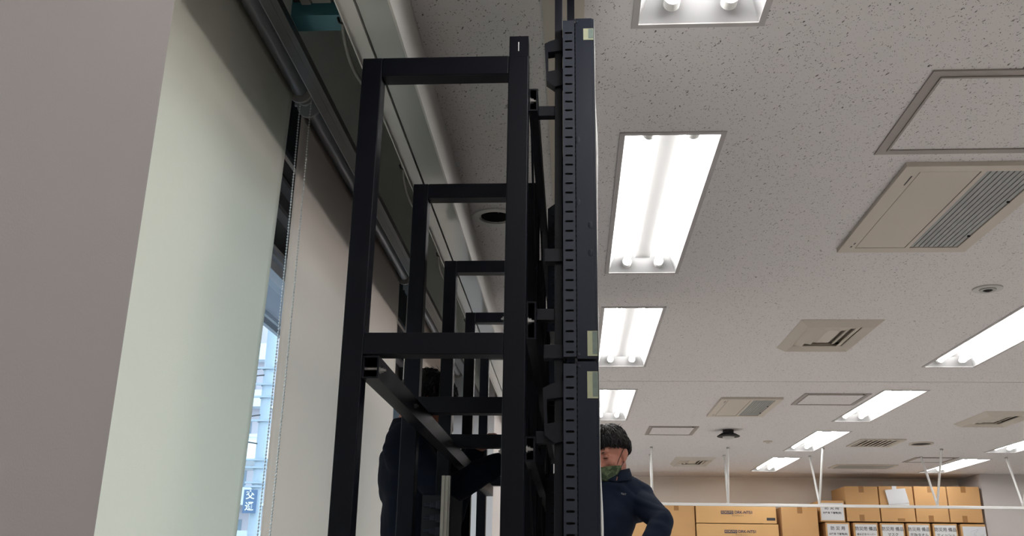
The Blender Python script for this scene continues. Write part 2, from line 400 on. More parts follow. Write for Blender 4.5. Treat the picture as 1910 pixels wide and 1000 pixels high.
# ------------------------------------------------------------------ ceiling lights
def make_light(x, y):
    r = thing('ceiling_light', '', 'light', (x+LW/2, y+LL/2, H), 'recessed twin-tube ceiling lights')
    x1, y1 = x+LW, y+LL; d = .075
    b = MB()   # sloping reflector tray, open below
    o = [(x, y), (x1, y), (x1, y1), (x, y1)]; i_ = [(x+.03, y+.05), (x1-.03, y+.05), (x1-.03, y1-.05), (x+.03, y1-.05)]
    A = [b.bm.verts.new((*p, H-.001)) for p in o]; B = [b.bm.verts.new((*p, H+d)) for p in i_]
    for k in range(4): b.bm.faces.new((A[k], A[(k+1) % 4], B[(k+1) % 4], B[k]))
    b.bm.faces.new(B[::-1])
    b.build('reflector', M['reflector'], r)
    MB().prism([(x+LW/2-.040, H+d-.001), (x+LW/2-.03, H+d-.03), (x+LW/2+.03, H+d-.03), (x+LW/2+.040, H+d-.001)], 'y', y+.052, y1-.052).build('ridge', M['ridge'], r)
    f = MB(); t = .015
    f.box(x-t, x, y-t, y1+t, H-.004, H-.0002).box(x1, x1+t, y-t, y1+t, H-.004, H-.0002).box(x, x1, y-t, y, H-.004, H-.0002).box(x, x1, y1, y1+t, H-.004, H-.0002)
    f.build('rim', M['lamprim'], r)
    for fx in (.27, .74):
        tx = x+LW*fx
        MB().cyl((tx, y+.055, H+.028), (tx, y1-.055, H+.028), .013, 14).build('tube', M['tube'], r, True)
        for yy, e in ((y1-.03, -1), (y+.03, 1)):
            s = MB(); s.cyl((tx, yy, H+.028), (tx, yy+e*.028, H+.028), .0185, 18).box(tx-.012, tx+.012, yy-.008, yy+.008, H+.028, H+d)
            s.build('socket', M['white'], r, True)
    return r
LLAB = {('A', 1): 'twin-tube light cut off by the top edge of the photo', ('A', 2): 'largest fully seen twin-tube light, right of the black display edge',
 ('A', 3): 'second whole twin-tube light below the largest one, beside the display edge', ('A', 4): 'twin-tube light just above the head of the man in the mask',
 ('A', 5): 'sliver of twin-tube light behind the hair of the man in the mask', ('A', 6): 'farthest twin-tube light of the row by the rack, hidden behind the man',
 ('B', 3): 'long twin-tube light cut by the right edge below the downlight', ('B', 4): 'twin-tube light right of the square hatch in mid-ceiling',
 ('B', 5): 'twin-tube light beside the slatted air vent in mid-ceiling', ('B', 6): 'small farthest twin-tube light of the middle row',
 ('C', 5): 'twin-tube light cut by the right edge above the white pillar', ('C', 6): 'twin-tube light crossed by the V-shaped hanger rods near the pillar'}
first = None
for r, k, x, y in lamps:
    if first is None: o = first = make_light(x, y); ox, oy = x, y
    else: o = copy_tree(first); o.location = (x+LW/2, y+LL/2, H+Z0)
    o['label'] = LLAB.get((r, k), '%s twin-tube light of the row %s, unseen, added for light' % (('hindmost', 'second', 'third', 'fourth', 'fifth', 'sixth', 'farthest')[k],
        {'A': 'nearest the windows', 'B': 'in the middle of the room', 'C': 'right of the middle', 'D': 'farthest right'}[r]))

# ------------------------------------------------------------------ ceiling fittings
def hatch(x0, x1, y0, y1, label):
    r = thing('access_hatch', label, 'ceiling hatch', ((x0+x1)/2, (y0+y1)/2, H), 'square ceiling access hatches')
    b = MB(); t = .028
    for q in ((x0, x1, y0, y0+t), (x0, x1, y1-t, y1), (x0, x0+t, y0+t, y1-t), (x1-t, x1, y0+t, y1-t)): b.box(*q, H-.005, H-.0004)
    g = t+.004
    for q in ((x0+g-.006, x1-g+.006, y0+g-.006, y0+g), (x0+g-.006, x1-g+.006, y1-g, y1-g+.006), (x0+g-.006, x0+g, y0+g, y1-g), (x1-g, x1-g+.006, y0+g, y1-g)): b.box(*q, H-.008, H-.005)
    b.build('hatch_frame', M['frame'], r)
    MB().box(x0+t+.004, x1-t-.004, y0+t+.004, y1-t-.004, H-.004, H-.0004).build('hatch_panel', M['ceiling'], r)
    MB().cyl((x1-.05, y0+t*.5, H-.0085), (x1-.05, y0+t*.5, H-.005), .006, 12).build('latch', M['void'], r)
for q, l in zip(HATCH, ('large square access hatch at the right edge above the air conditioner', 'square hatch beside the far air conditioner panel, left of a light',
                        'small square hatch above the hanger rods, left of the black dome camera', 'farthest square hatch behind the V-shaped rods near the pillar')): hatch(*q, l)
def aircon(x0, x1, y0, y1, label, slats):
    r = thing('air_conditioner', label, 'air conditioner', ((x0+x1)/2, (y0+y1)/2, H), 'ceiling cassette air conditioners')
    z = H-.015; b = MB()
    xm = x0+(x1-x0)*.50; xp = x0+.052; ym0, ym1 = y0+.04, y1-.05; xg0, xg1 = xm+.015, x1-.045
    for q in ((x0, xp, y0, y1), (xp, x1, y0, ym0), (xp, x1, ym1, y1), (xg1, x1, ym0, ym1), (xm, xg0, ym0, ym1)): b.box(*q, z, H-.0005)
    o = b.build('casing', M['vent'], r)
    MB().box(xp+.003, xm-.003, ym0+.003, ym1-.003, z+.001, H-.002).build('blank_panel', M['vent'], r)
    MB().box(xg0, xg1, ym0, ym1, H-.002, H+.05).build('coil_recess', M['ventgrey'], r)
    b = MB(); n = slats
    for k in range(n):
        xx = xg0+(xg1-xg0)*(k+.5)/n; w_ = (xg1-xg0)/n
        b.prism([(xx-w_*.50, z+.003), (xx+w_*.30, z+.003), (xx+w_*.5, z+.012), (xx-w_*.2, z+.014)], 'y', ym0+.002, ym1-.002)
    b.build('grille', M['ventgrey'], r)
    b = MB()
    for yy in (ym0+.25, ym1-.12): b.cyl((xg1-.006, yy, z-.002), (xg1-.006, yy, z+.004), .005, 10)
    b.build('grille_catch', M['void'], r)
    b = MB(); b.box(xp-.016, xp-.012, y1-.11, y1-.09, z-.0006, z); b.box(xp-.02, xp-.015, y1-.075, y1-.06, z-.0006, z); b.box(xp-.016, xp-.012, y0+.07, y0+.14, z-.0006, z)
    b.build('indicator_marks', M['ink'], r)
aircon(*AC[0], 'large beige ceiling air conditioner with slatted grille at the right edge', 10)
aircon(*AC[1], 'far beige ceiling air conditioner panel with a dark slatted half', 10)
def diffuser(x0, x1, y0, y1, label):
    r = thing('air_diffuser', label, 'air vent', ((x0+x1)/2, (y0+y1)/2, H), 'stepped square air diffusers')
    def frustum(b, o0, o1, z0, z1, th=.004):
        for a, c in ((0, 0), ):
            P = [[(x0+o, y0+o), (x1-o, y0+o), (x1-o, y1-o), (x0+o, y1-o)] for o in (o0, o1)]
            A = [b.bm.verts.new((*p, z0)) for p in P[0]]; B = [b.bm.verts.new((*p, z1)) for p in P[1]]
            C_ = [b.bm.verts.new((*p, z0+th)) for p in P[0]]; D = [b.bm.verts.new((*p, z1+th)) for p in P[1]]
            for k in range(4):
                j = (k+1) % 4
                b.bm.faces.new((A[k], A[j], B[j], B[k])); b.bm.faces.new((C_[k], D[k], D[j], C_[j]))
                b.bm.faces.new((A[k], C_[k], C_[j], A[j])); b.bm.faces.new((B[k], B[j], D[j], D[k]))
    b = MB(); frustum(b, -.012, .025, H-.002, H-.030); frustum(b, .025, .055, H-.030, H-.006)
    b.build('rim', M['vent'], r)
    b = MB(); frustum(b, .060, .096, H-.002, H-.018); b.build('outer_cone', M['vent'], r)
    b = MB(); frustum(b, .102, .132, H-.002, H-.017); b.build('middle_cone', M['vent'], r)
    b = MB(); frustum(b, .137, .155, H-.002, H-.012); b.box(x0+.154, x1-.154, y0+.154, y1-.154, H-.012, H-.008); b.build('inner_cone', M['vent'], r)
    MB().box(x0+.035, x1-.035, y0+.035, y1-.035, H+.018, H+.022).build('duct_back', M['vent'], r)
for q, l in zip(DIFF, ('large stepped air diffuser in mid-ceiling right of the second whole light', 'stepped air diffuser near the right edge in the far ceiling',
                       'small far air diffuser between the leftmost hanger rods')): diffuser(*q, l)
# louvre vent
r = thing('louvre_vent', 'dark slatted louvre vent left of the round ceiling vent', 'air vent', (2.72, 8.64, H))
b = MB()
for q in ((2.53, 2.925, 8.41, 8.44), (2.53, 2.925, 8.84, 8.87), (2.53, 2.56, 8.44, 8.84), (2.89, 2.925, 8.44, 8.84)): b.box(*q, H-.01, H-.0005)
b.build('rim', M['vent'], r); b = MB()
for k in range(8):
    xx = 2.575+k*.042; b.prism([(xx, H-.006), (xx+.018, H-.006), (xx+.034, H+.014), (xx+.03, H+.016)], 'y', 8.44, 8.84)
b.build('louvres', M['vent'], r); MB().box(2.55, 2.9, 8.43, 8.85, H+.05, H+.06).build('duct_back', M['void'], r)
# long plain linear panel near the back wall
r = thing('ceiling_panel', 'flat long panel in the ceiling above the top row of cardboard boxes', 'ceiling panel', (3.14, 10.48, H))
MB().box(2.82, 3.47, 10.31, 10.65, H-.010, H-.0005, ).build('rim', M['vent'], r); MB().box(2.86, 3.43, 10.35, 10.61, H-.014, H-.0101).build('panel', M['ventgrey'], r)
# round open hole with ring
r = thing('round_ceiling_hole', 'round dark opening with a white ring seen behind the rack', 'ceiling hole', (-.263, 3.036, H))
MB().ring((-.263, 3.036), .082, .058, H-.006, H-.0003).build('ring', M['trimwhite'], r, True)
b = MB(); b.cyl((-.263, 3.036, H-.0002), (-.263, 3.036, H+.12), .051, 36, cap=False); b.cyl((-.263, 3.036, H+.12), (-.263, 3.036, H+.121), .051, 36); b.build('can', M['void'], r, True)
b = MB(); b.box(-.26, -.255, 2.99, 3.08, H+.03, H+.1); b.build('divider', M['winframe'], r)
# downlight by the right edge
r = thing('downlight', 'small round white downlight near the right edge of the ceiling', 'downlight', (1.772, 3.915, H))
MB().ring((1.772, 3.915), .060, .030, H-.006, H-.0003).build('ring', M['camera_white'], r, True)
MB().ring((1.772, 3.915), .034, .020, H-.010, H-.004).build('inner_ring', M['steel'], r, True)
MB().ball((1.772, 3.915, H-.004), (.021, .021, .012)).build('lens', M['void'], r, True)
# dome camera
r = thing('dome_camera', 'black domed device hanging on the ceiling above the hanger rods', 'camera', (1.308, 7.944, H))
MB().cyl((1.308, 7.944, H-.030), (1.308, 7.944, H-.0003), .045, 32).build('mount', M['rubber'], r, True)
b = MB(); b.cyl((1.308, 7.944, H-.052), (1.308, 7.944, H-.030), .095, 36, .06).cyl((1.308, 7.944, H-.058), (1.308, 7.944, H-.052), .092, 36, .095); b.build('hood', M['rubber'], r, True)
MB().ball((1.308, 7.944, H-.058), (.05, .05, .022), 24, 12).build('lens_cover', M['camera_white'], r, True)
# round vent
r = thing('round_vent', 'round dark vent with a pale rim right of the louvre vent', 'air vent', (3.137, 8.669, H))
MB().ring((3.137, 8.669), .105, .085, H-.010, H-.0003).build('rim', M['vent'], r, True)
b = MB(); b.cyl((3.137, 8.669, H-.004), (3.137, 8.669, H-.0004), .085, 36); b.build('mesh_disc', M['void'], r, True)
r = thing('sprinkler_head', 'tiny pale sprinkler disc between the far lights and dome camera', 'sprinkler', (1.764, 8.6, H))
MB().cyl((1.764, 8.6, H-.008), (1.764, 8.6, H-.0003), .04, 24).build('plate', M['vent'], r, True)
MB().cyl((1.764, 8.6, H-.02), (1.764, 8.6, H-.008), .012, 16, .02).build('nozzle', M['vent'], r, True)

# ------------------------------------------------------------------ hanging rail on V-shaped rods
hr = thing('hanging_rail', 'long white horizontal rail hung from the ceiling on V-shaped rods', 'rail', (2.6, 9.35, .68))
MB().box(.77, 6.2, 9.335, 9.365, .680, .707, .004).build('rail', M['white'], hr)
for xt, xf, xb in ((.755, .79, .777), (1.476, 1.53, 1.501), (2.359, 2.378, 2.365), (3.448, 3.464, 3.465), (4.27, 4.287, 4.256), (5.2, 5.22, 5.19)):
    for yt, x_ in ((9.03, xt), (9.62, xf)):
        o = MB().cyl((xb, 9.35, .712), (x_, yt, H-.002), .0105, 12).build('rod', M['white'], hr, True)
        MB().cyl((x_, yt, H-.014), (x_, yt, H-.0005), .014, 16).build('foot', M['steel'], o, True)
    MB().box(xb-.010, xb+.010, 9.34, 9.36, .707, .745).build('clamp', M['white'], hr)

# ------------------------------------------------------------------ cardboard boxes on the far shelf
YF = 11.1
st = thing('storage_cabinet', 'long grey steel storage cabinet under the rows of cardboard boxes', 'cabinet', (2.6, 11.4, FL))
MB().box(.45, 4.62, 11.12, 11.70, FL, .236).build('body', M['cabinet'], st)
for k in range(5): MB().box(.47+k*.83, .47+k*.83+.80, 11.10, 11.12, FL+.08, .226).build('door', M['cabinet'], st)
def cbox(x0, x1, z0, z1, label, m='card', y0=YF, depth=.58, tapes=(), sheet=None, group='cardboard boxes along the back wall'):
    r = thing('cardboard_box', label, 'box', ((x0+x1)/2, y0+depth/2, z0), group)
    MB().box(x0+.004, x1-.004, y0, y0+depth, z0+.002, z1-.002, .004).build('carton', M[m], r)
    for tx, tz, tw, th in tapes:
        MB().box(tx-tw/2, tx+tw/2, y0-.0015, y0+.0005, tz-th, tz).build('packing_tape', M['cardtape'], r)
    if sheet:
        sx0, sx1, sz0, sz1, lines = sheet
        s = MB().box(sx0, sx1, y0-.003, y0-.0012, sz0, sz1).build('label_sheet', M['paper'], r)
        for txt, size, tx, tz in lines: lettering(txt, size, (tx, y0-.0036, tz), M['ink'], s, bold=.0004)
    return r
def tp(x0, x1, z0, z1):
    c = (x0+x1)/2; return ((c, z1, .055, .07), (c-.02, z0+.075, .055, .07))
cbox(3.10, 3.475, .655, 1.046, 'cardboard box at the left end of the top row, its side visible', tapes=tp(3.10, 3.475, .655, 1.046))
r = cbox(3.48, 3.862, .655, 1.050, 'cardboard box of the top row with a shiny white pouch taped on', tapes=((3.70, .655+.04, .08, .03),))
b = MB(); b.prism([(3.545, 1.005), (3.77, 1.025), (3.80, .865), (3.575, .845)], 'y', YF-.022, YF-.004); b.build('plastic_pouch', M['plastic'], r, label='shiny clear pouch holding white paper')
MB().box(3.575, 3.80, YF-.018, YF-.003, .82, .86).build('paper_sheet', M['paper'], r); MB().box(3.63, 3.68, YF-.006, YF-.001, 1.01, 1.05).build('clear_tape', M['plastic'], r)
cbox(3.867, 4.232, .655, 1.052, 'plain cardboard box of the top row, third from the left', tapes=tp(3.867, 4.232, .655, 1.052))
cbox(4.236, 4.60, .655, 1.054, 'cardboard box at the right end of the top row beside the pillar', tapes=tp(4.236, 4.60, .655, 1.054))
cbox(2.80, 3.085, .647, .884, 'small cardboard box with a white label resting left of the top row', sheet=(2.815, 3.07, .665, .855, (('防 災 用', .046, 2.94, .80), ('女性用 下着類(袋)', .026, 2.94, .745))))
low = ((2.85, 3.125, '防 災 用', '女性用 下着類(袋)', 'label box at the left end of the lower row under the small label box'),
       (3.16, 3.435, '防災用 備品', '歯みがきペーパー', 'lower row box labelled for tooth paper, right of a dark gap'),
       (3.455, 3.725, '防災用 備品', 'マスク', 'lower row box whose white label reads mask in Japanese'),
       (3.745, 4.01, '防災用 備品', '圧縮タオル', 'lower row box whose white label names compressed towels in Japanese'),
       (4.03, 4.305, '防災用 備品', 'ティッシュ', 'lower row box whose white label reads tissue in Japanese'))
for x0, x1, a_, b_, l in low:
    c = (x0+x1)/2; big = .046
    cbox(x0, x1, .24, .643, l, sheet=(x0+.02, x1-.02, .42, .625, ((a_, big, c, .575), (b_, .026 if len(b_) > 7 else .030 if len(b_) > 6 else .040, c, .515))))
r = cbox(4.335, 4.61, .24, .643, 'lower row box at the right end with a glossy plastic sleeve', sheet=(4.36, 4.60, .40, .61, ()))
b = MB().tube([(4.40, YF-.007, .50), (4.44, YF-.007, .57), (4.52, YF-.007, .585), (4.47, YF-.007, .54), (4.50, YF-.007, .50), (4.57, YF-.007, .53)], .004, 6); b.build('sleeve_highlight_fold', M['plastic'], r)
MB().box(4.355, 4.605, YF-.006, YF-.0035, .395, .615).build('plastic_sleeve', M['plastic'], r)
cbox(2.36, 2.77, .24, .803, 'tall plain cardboard box right of the two long printed cartons', m='card', tapes=((2.57, .803, .055, .07),), y0=11.06)
for z0, z1, l in ((.616, .822, 'upper of the two long printed cartons'), (.24, .612, 'lower of the two long printed cartons')):
    r = cbox(1.405, 2.315 if z0 > .5 else 2.33, z0, z1, l, m='card2', y0=11.08)
    zc = z1-.085; xl = 1.69 if z0 > .5 else 1.72
    pl = MB().box(xl, xl+.14, 11.0775, 11.0795, zc-.018, zc+.018).build('printed_mark', M['inkblue'], r)
    lettering('KOKUYO', .030, (xl+.07, 11.0770, zc), M['card2'], pl, bold=.0008)
    lettering('DRK-NTS1', .044, (xl+.255, 11.0775, zc), M['inkblue'], r, bold=.0008)
    lettering('デスクキャリー', .020, (xl+.19, 11.0775, zc-.037), M['ink'], r)
    if z0 > .5: MB().box(2.20, 2.295, 11.0775, 11.0795, zc-.085, zc-.055).build('printed_mark', M['ink'], r)
cbox(.965, 1.40, .24, .828, 'cardboard box left of the long printed cartons with a tape tab', tapes=((1.19, .828, .055, .075), (1.21, .46, .055, .06)))
cbox(.55, .96, .24, .80, 'cardboard box showing under the arm of the man in the mask', tapes=())

# ------------------------------------------------------------------ roller blinds
def blind(y0, y1, y0b, y1b, m, label, chain_y=None):
    r = thing('roller_blind', label, 'blind', (-.685, (y0+y1)/2, -.9), 'cream roller blinds on the windows')
    MB().cyl((-.683, y0+.01, 1.165), (-.683, y1-.008, 1.165), .0195, 28).build('roller', M['roller'], r, True)
    b = MB(); ny, nz = 40, 60; V = []
    for i in range(nz+1):
        t = i/nz; z = 1.165-t*2.05; row = []
        for j in range(ny+1):
            s = j/ny; y = (y0*(1-s)+y1*s)*(1-t)+(y0b*(1-s)+y1b*s)*t
            x = -.703-.0015*math.sin(y*3+z*1.3)*t+.002*math.sin(y*1.7+1)*t
            row.append(b.bm.verts.new((x, y, z)))
        V.append(row)
    for i in range(nz):
        for j in range(ny): b.bm.faces.new((V[i][j], V[i][j+1], V[i+1][j+1], V[i+1][j]))
    g = bmesh.ops.extrude_face_region(b.bm, geom=b.bm.faces[:])
    for v in [q for q in g['geom'] if isinstance(q, bmesh.types.BMVert)]: v.co.x -= .0006
    b.build('fabric', M[m], r, 'all')
    MB().box(-.708, -.698, min(y0b, y0)+.0, y1b, -.905, -.878, .002).build('bottom_bar', M['alu'], r)
    for yy in (y0-.004, y1+.002):
        b = MB(); pr = [(-.722, 1.20), (-.655, 1.20), (-.651, 1.165)] + [(-.683+.032*math.cos(a), 1.165+.034*math.sin(a)) for a in [math.radians(k) for k in range(0, -181, -20)]] + [(-.722, 1.165)]
        b.prism(pr, 'y', yy-.004, yy+.004); b.build('bracket', M['plate'], r, True)
    if chain_y:
        b = MB(); pts = []
        for k in range(262):
            z = 1.145-k*.0075
            b.ball((-.690+.003*math.sin(z*2), chain_y+.002*math.sin(z*3), z), .0024, 6, 4)
        b.tube([(-.690+.003*math.sin((1.145-k*.0075)*2), chain_y+.002*math.sin((1.145-k*.0075)*3), 1.145-k*.0075) for k in range(262)], .0008, 5)
        ch = b.build('bead_chain', M['bead'], r, 'all'); b = MB()
        for k in range(262):
            z = 1.145-k*.0075; b.ball((-.662+.003*math.sin(z*2), chain_y+.002*math.sin(z*3), z), .0024, 6, 4)
        b.tube([(-.662+.003*math.sin((1.145-k*.0075)*2), chain_y+.002*math.sin((1.145-k*.0075)*3), 1.145-k*.0075) for k in range(262)], .0008, 5)
        b.build('bead_chain', M['bead'], r, 'all')
        MB().cyl((-.676, chain_y-.004, 1.150), (-.676, chain_y+.004, 1.150), .018, 20).build('chain_wheel', M['plate'], ch, True)
    # header clip onto the ceiling
    MB().box(-.722, -.655, y0, y0+.03, 1.20, 1.24).box(-.722, -.655, y1-.03, y1, 1.20, 1.24).build('hanger', M['plate'], r)
blind(.99, 2.066, .99, 1.93, 'fabric', 'nearest cream roller blind, beside the grey column', 2.085)
blind(2.152, 3.61, 2.152, 3.67, 'fabric2', 'second cream roller blind, partly behind the black rack')
blind(3.80, 5.50, 3.80, 5.50, 'fabric2', 'third roller blind, seen between the bars of the rack')
blind(6.95, 9.2, 6.95, 9.2, 'fabric2', 'fourth roller blind beyond the far column')

# ------------------------------------------------------------------ the display rack
rk = thing('display_rack', 'tall black square-tube steel rack of four frames beside the blinds', 'rack', (-.25, 2.6, FL))
FY = (1.62, 2.25, 2.88, 3.51, 4.14); T = .040; XL, XQ = -.415, -.082
for n_, y in enumerate(FY):
    for x in (XL, XQ-T):
        top = .984 if x == XL else (.984 if n_ else .984)
        MB().box(x, x+T, y, y+T, FL, top, .002).build('post', M['black'], rk)
    for z in (.944, .377, -.25, -1.0):
        MB().box(XL+T, XQ-T, y+.0005, y+T-.0005, z, z+T, .0015).build('cross_rail', M['black'], rk)
# slotted plate standing on top of the near right post
pb = plate_with_slots('top_plate', M['black'], rk, XQ-T+.001, XQ-.001, .984, 1.030, [], FY[0]+.006, .004)
bb = MB(); bb.box(XQ-T+.001, XQ-T+.004, FY[0]+.004, FY[0]+T, .984, 1.030).box(XQ-.004, XQ-.001, FY[0]+.004, FY[0]+T, .984, 1.030); bb.build('top_bracket', M['black'], rk)
MB().box(-.1035, -.1015, FY[0]+.0030, FY[0]+.0045, .996, 1.016).build('plate_slot', M['film'], pb)
# lengthwise square bars, left inside
def bolt(x, y, z, ax, parent, r=.0075, l=.018):
    d = {'x': (l, 0, 0), 'y': (0, l, 0), '-x': (-l, 0, 0), '-y': (0, -l, 0)}[ax]; a = Vector((x, y, z)); d = Vector(d)
    b = MB(); b.cyl(a, a+d*.2, r*1.5, 18).cyl(a+d*.2, a+d*.6, r*1.15, 6).cyl(a+d*.6, a+d, r*.55, 10)
    return b.build('bolt', M['steel'], parent, True)
def channel(x0, x1, y0, y1, z0, z1, parent, name):
    t = .003; b = MB(); b.box(x0, x1, y0, y1, z0, z0+t).box(x0, x1, y0, y1, z1-t, z1).box(x0, x0+t, y0, y1, z0+t, z1-t).box(x1-t, x1, y0, y1, z0+t, z1-t)
    return b.build(name, M['black'], parent)
for z0, z1 in ((.333, .374), (-.45, -.41)):
    br = channel(-.3745, -.345, FY[0]+.002, 4.16, z0, z1, rk, 'lengthwise_bar')
    for y in (2.02, 2.62, 3.25, 3.5): bolt(-.345, y, (z0+z1)/2, 'x', br, .0045, .010).data.materials[0] = M['rubber']
bolt(-.345, FY[0]+.012, .350, 'x', rk, .0045, .012) 
MB().cyl((-.374, FY[0]+.01, .352), (-.349, FY[0]+.01, .352), .003, 10).build('threaded_rod', M['steel'], rk, True)
# lengthwise rails on the display side with hollow ends
for z0, z1 in ((.867, .915), (.407, .478), (.190, .233), (-.35, -.30)):
    br = channel(-.0815, -.064, FY[0]+.012, FY[3]+T+.02, z0, z1, rk, 'display_rail')
    bolt(-.0795, FY[0]+.018, (z0+z1)/2, 'x', br, .005, .012)
for z in (.882, .447): bolt(XQ-T, FY[0]+.02, z, '-x', rk, .004, .006)
bolt(XQ-T, FY[0]+.02, .208, '-x', rk, .004, .006)
# diagonal braces between the display side posts
for i in range(3):
    a, b_ = FY[i]+T, FY[i+1]
    for z0, z1 in ((.88, .30), (.30, -.35)):
        MB().prism([(a, z0), (a+.02, z0), (b_, z1), (b_-.02, z1)], 'x', -.080, -.076).build('brace', M['black'], rk)

# ------------------------------------------------------------------ displays on their brackets
YS = 1.63; XS0, XS1 = .0105, .0475
def display(y0, y1, z0, z1, label, tapes, near):
    r = thing('video_wall_display', label, 'display', (.02, (y0+y1)/2, z0), 'thin black displays mounted back to back with the rack')
    MB().box(XS0, XS1-.004, y0, y1, z0, z1).build('casing', M['blacks'], r)
    MB().box(XS1-.0038, XS1, y0+.001, y1-.001, z0+.001, z1-.001).build('screen_panel', M['blacks'], r)
    slots = []; z = z0+.012
    while z < z1-.015: slots.append((-.0105, .0045, z, .0042)); z += .0193
    p = plate_with_slots('slotted_bracket', M['slot'], r, -.0145, .0085, z0+.004, z1-.004, slots, y0+.001)
    MB().box(-.0145, -.012, y0+.0035, y0+.05, z0+.004, z1-.004).box(-.012, .0105, y0+.012, y0+.014, z0+.004, z1-.004).build('bracket_web_dark_back', M['rubber'], r)  # web plus a black sheet added so the slots stay dark
    b = MB()
    n = int((z1-z0)/.0096)
    for k in range(n): b.box(.0088, .0103, y0+.0025, y0+.004, z0+.006+k*.0096, z0+.006+k*.0096+.005)
    b.build('bead_seam', M['slot'], r)
    if near:
        for tx0, tx1, ta, tb in tapes:
            t_ = MB().box(tx0, tx1, y0-.0008, y0+.0003, ta, tb).build('masking_tape', M['tape'], r)
            MB().box(tx0+(tx1-tx0)*.5, tx1-.0005, y0-.0011, y0-.0007, ta+.003, tb-.001).build('tape_stain', M['tapedark'], t_)
        b = MB(); seg = 40; V = []
        for i in range(seg+1):
            t = i/seg; z = z0+(z1-z0)*t; bulge = .0012+.0035*math.exp(-((t-.55)/.16)**2)+.0006*math.sin(t*23)
            V.append([b.bm.verts.new((XS1+.0002, y0+.002, z)), b.bm.verts.new((XS1+bulge, y0+.001, z)), b.bm.verts.new((XS1+bulge, y0+.4, z)), b.bm.verts.new((XS1+.0002, y0+.4, z))])
        for a_, c_ in zip(V, V[1:]):
            for k in range(4): b.bm.faces.new((a_[k], a_[(k+1) % 4], c_[(k+1) % 4], c_[k]))
        b.bm.faces.new(V[0]); b.bm.faces.new(V[-1][::-1])
        b.build('protective_film', M['film'], r, 'all')
        for (dx, dz) in ((.036, .20), (.036, .255), (.014, .30), (.014, .43)) if z0 > .3 else ((.036, .22), (.016, .31), (.016, .13), (.014, .34)):
            if z0+dz < z1:
                MB().ball((dx, y0, z0+dz), (.0045, .0005, .007), 16, 8).build('casing_dimple', M['blacks'], r, 'all')
        for dz in ((z1-z0)-.008, .008): MB().cyl((.014, y0-.0015, z0+dz), (.014, y0, z0+dz), .0025, 10).build('screw', M['slot'], r, True)
    # mounting hook plates reaching back to the vertical rails
    for zh in (z1-.03, z0+.22, z0+.035):
        b = MB(); b.prism([(-.0146, zh), (-.040, zh-.008), (-.0515, zh-.014), (-.0515, zh-.018), (-.048, zh-.098), (-.030, zh-.112), (-.0146, zh-.108), (-.0146, zh-.072), (-.044, zh-.078), (-.0445, zh-.034), (-.0146, zh-.030)], 'y', y0+.02, y0+.045)
        if zh != z1-.03:
            b.bm.free(); b = MB().box(-.050, -.0146, y0+.02, y0+.045, zh-.030, zh-.004, .001)
        b.build('mounting_hook', M['upright'], r)
    return r
display(YS, YS+1.205, .371, 1.072, 'nearest upper black display seen edge-on with two pale tape pieces', ((.0265, .0465, 1.022, 1.048), (.0285, .0465, .376, .422)), True)
display(YS, YS+1.205, -.330, .366, 'nearest lower black display seen edge-on with tape near its top', ((.0275, .0465, .300, .348),), True)
display(YS+1.215, YS+2.42, .371, 1.072, 'farther upper black display behind the nearest upper one', (), False)
display(YS+1.215, YS+2.42, -.330, .366, 'farther lower black display behind the nearest lower one', (), False)
# vertical mounting rails and arms reaching from the rack to them
for i, y in enumerate((1.66, 2.55, 3.25)):
    r = thing('mounting_rail', ['nearest black vertical rail running up from the displays to the ceiling', 'second black vertical rail behind the displays, rising to the ceiling',
        'third black vertical rail behind the displays'][i], 'rail', (-.02, y, FL), 'vertical rails between rack and displays')
    MB().box(-.031 if i == 0 else -.034, -.0155, y, y+.016, FL, 1.198, .001).build('upright', M['upright'], r)
    for z in (.882, .462, .236, -.3):
        MB().box(-.0638, -.031 if i == 0 else -.034, y+.002, y+.02, z-.011, z+.011, .001).build('arm', M['upright'], r)
r = thing('ceiling_strut', 'short black strut between the display top and the ceiling', 'strut', (.003, 1.72, 1.073))
MB().box(-.006, .0095, 1.715, 1.73, 1.0735, 1.198).build('strut', M['upright'], r)
# perforated angled plates deeper in the rack
for i, (y, z0, z1, l) in enumerate(((2.40, .62, .98, 'perforated grey plate behind the upper display brackets'), (2.30, -.05, .235, 'perforated grey plate low between rack and display'), (2.62, .40, .60, 'perforated grey plate beside the middle display rail'))):
    r = thing('perforated_plate', l, 'bracket plate', (-.05, y, z0), 'perforated plates between rack and displays')
    sl = []; z = z0+.02
    while z < z1-.03: sl.append((-.052, -.037, z, .004)); z += .022
    plate_with_slots('slotted_sheet', M['slot'], r, -.0635, -.0345, z0, z1-.01, sl, y)
    MB().box(-.0600, -.036, y+.004, y+.008, z0+.005, z1-.012).build('backing', M['rubber'], r)
    MB().prism([(-.0635, z1-.01), (-.0345, z1-.01), (-.0345, z1+.012)], 'y', y-.0008, y+.0008).build('top_corner', M['slot'], r)

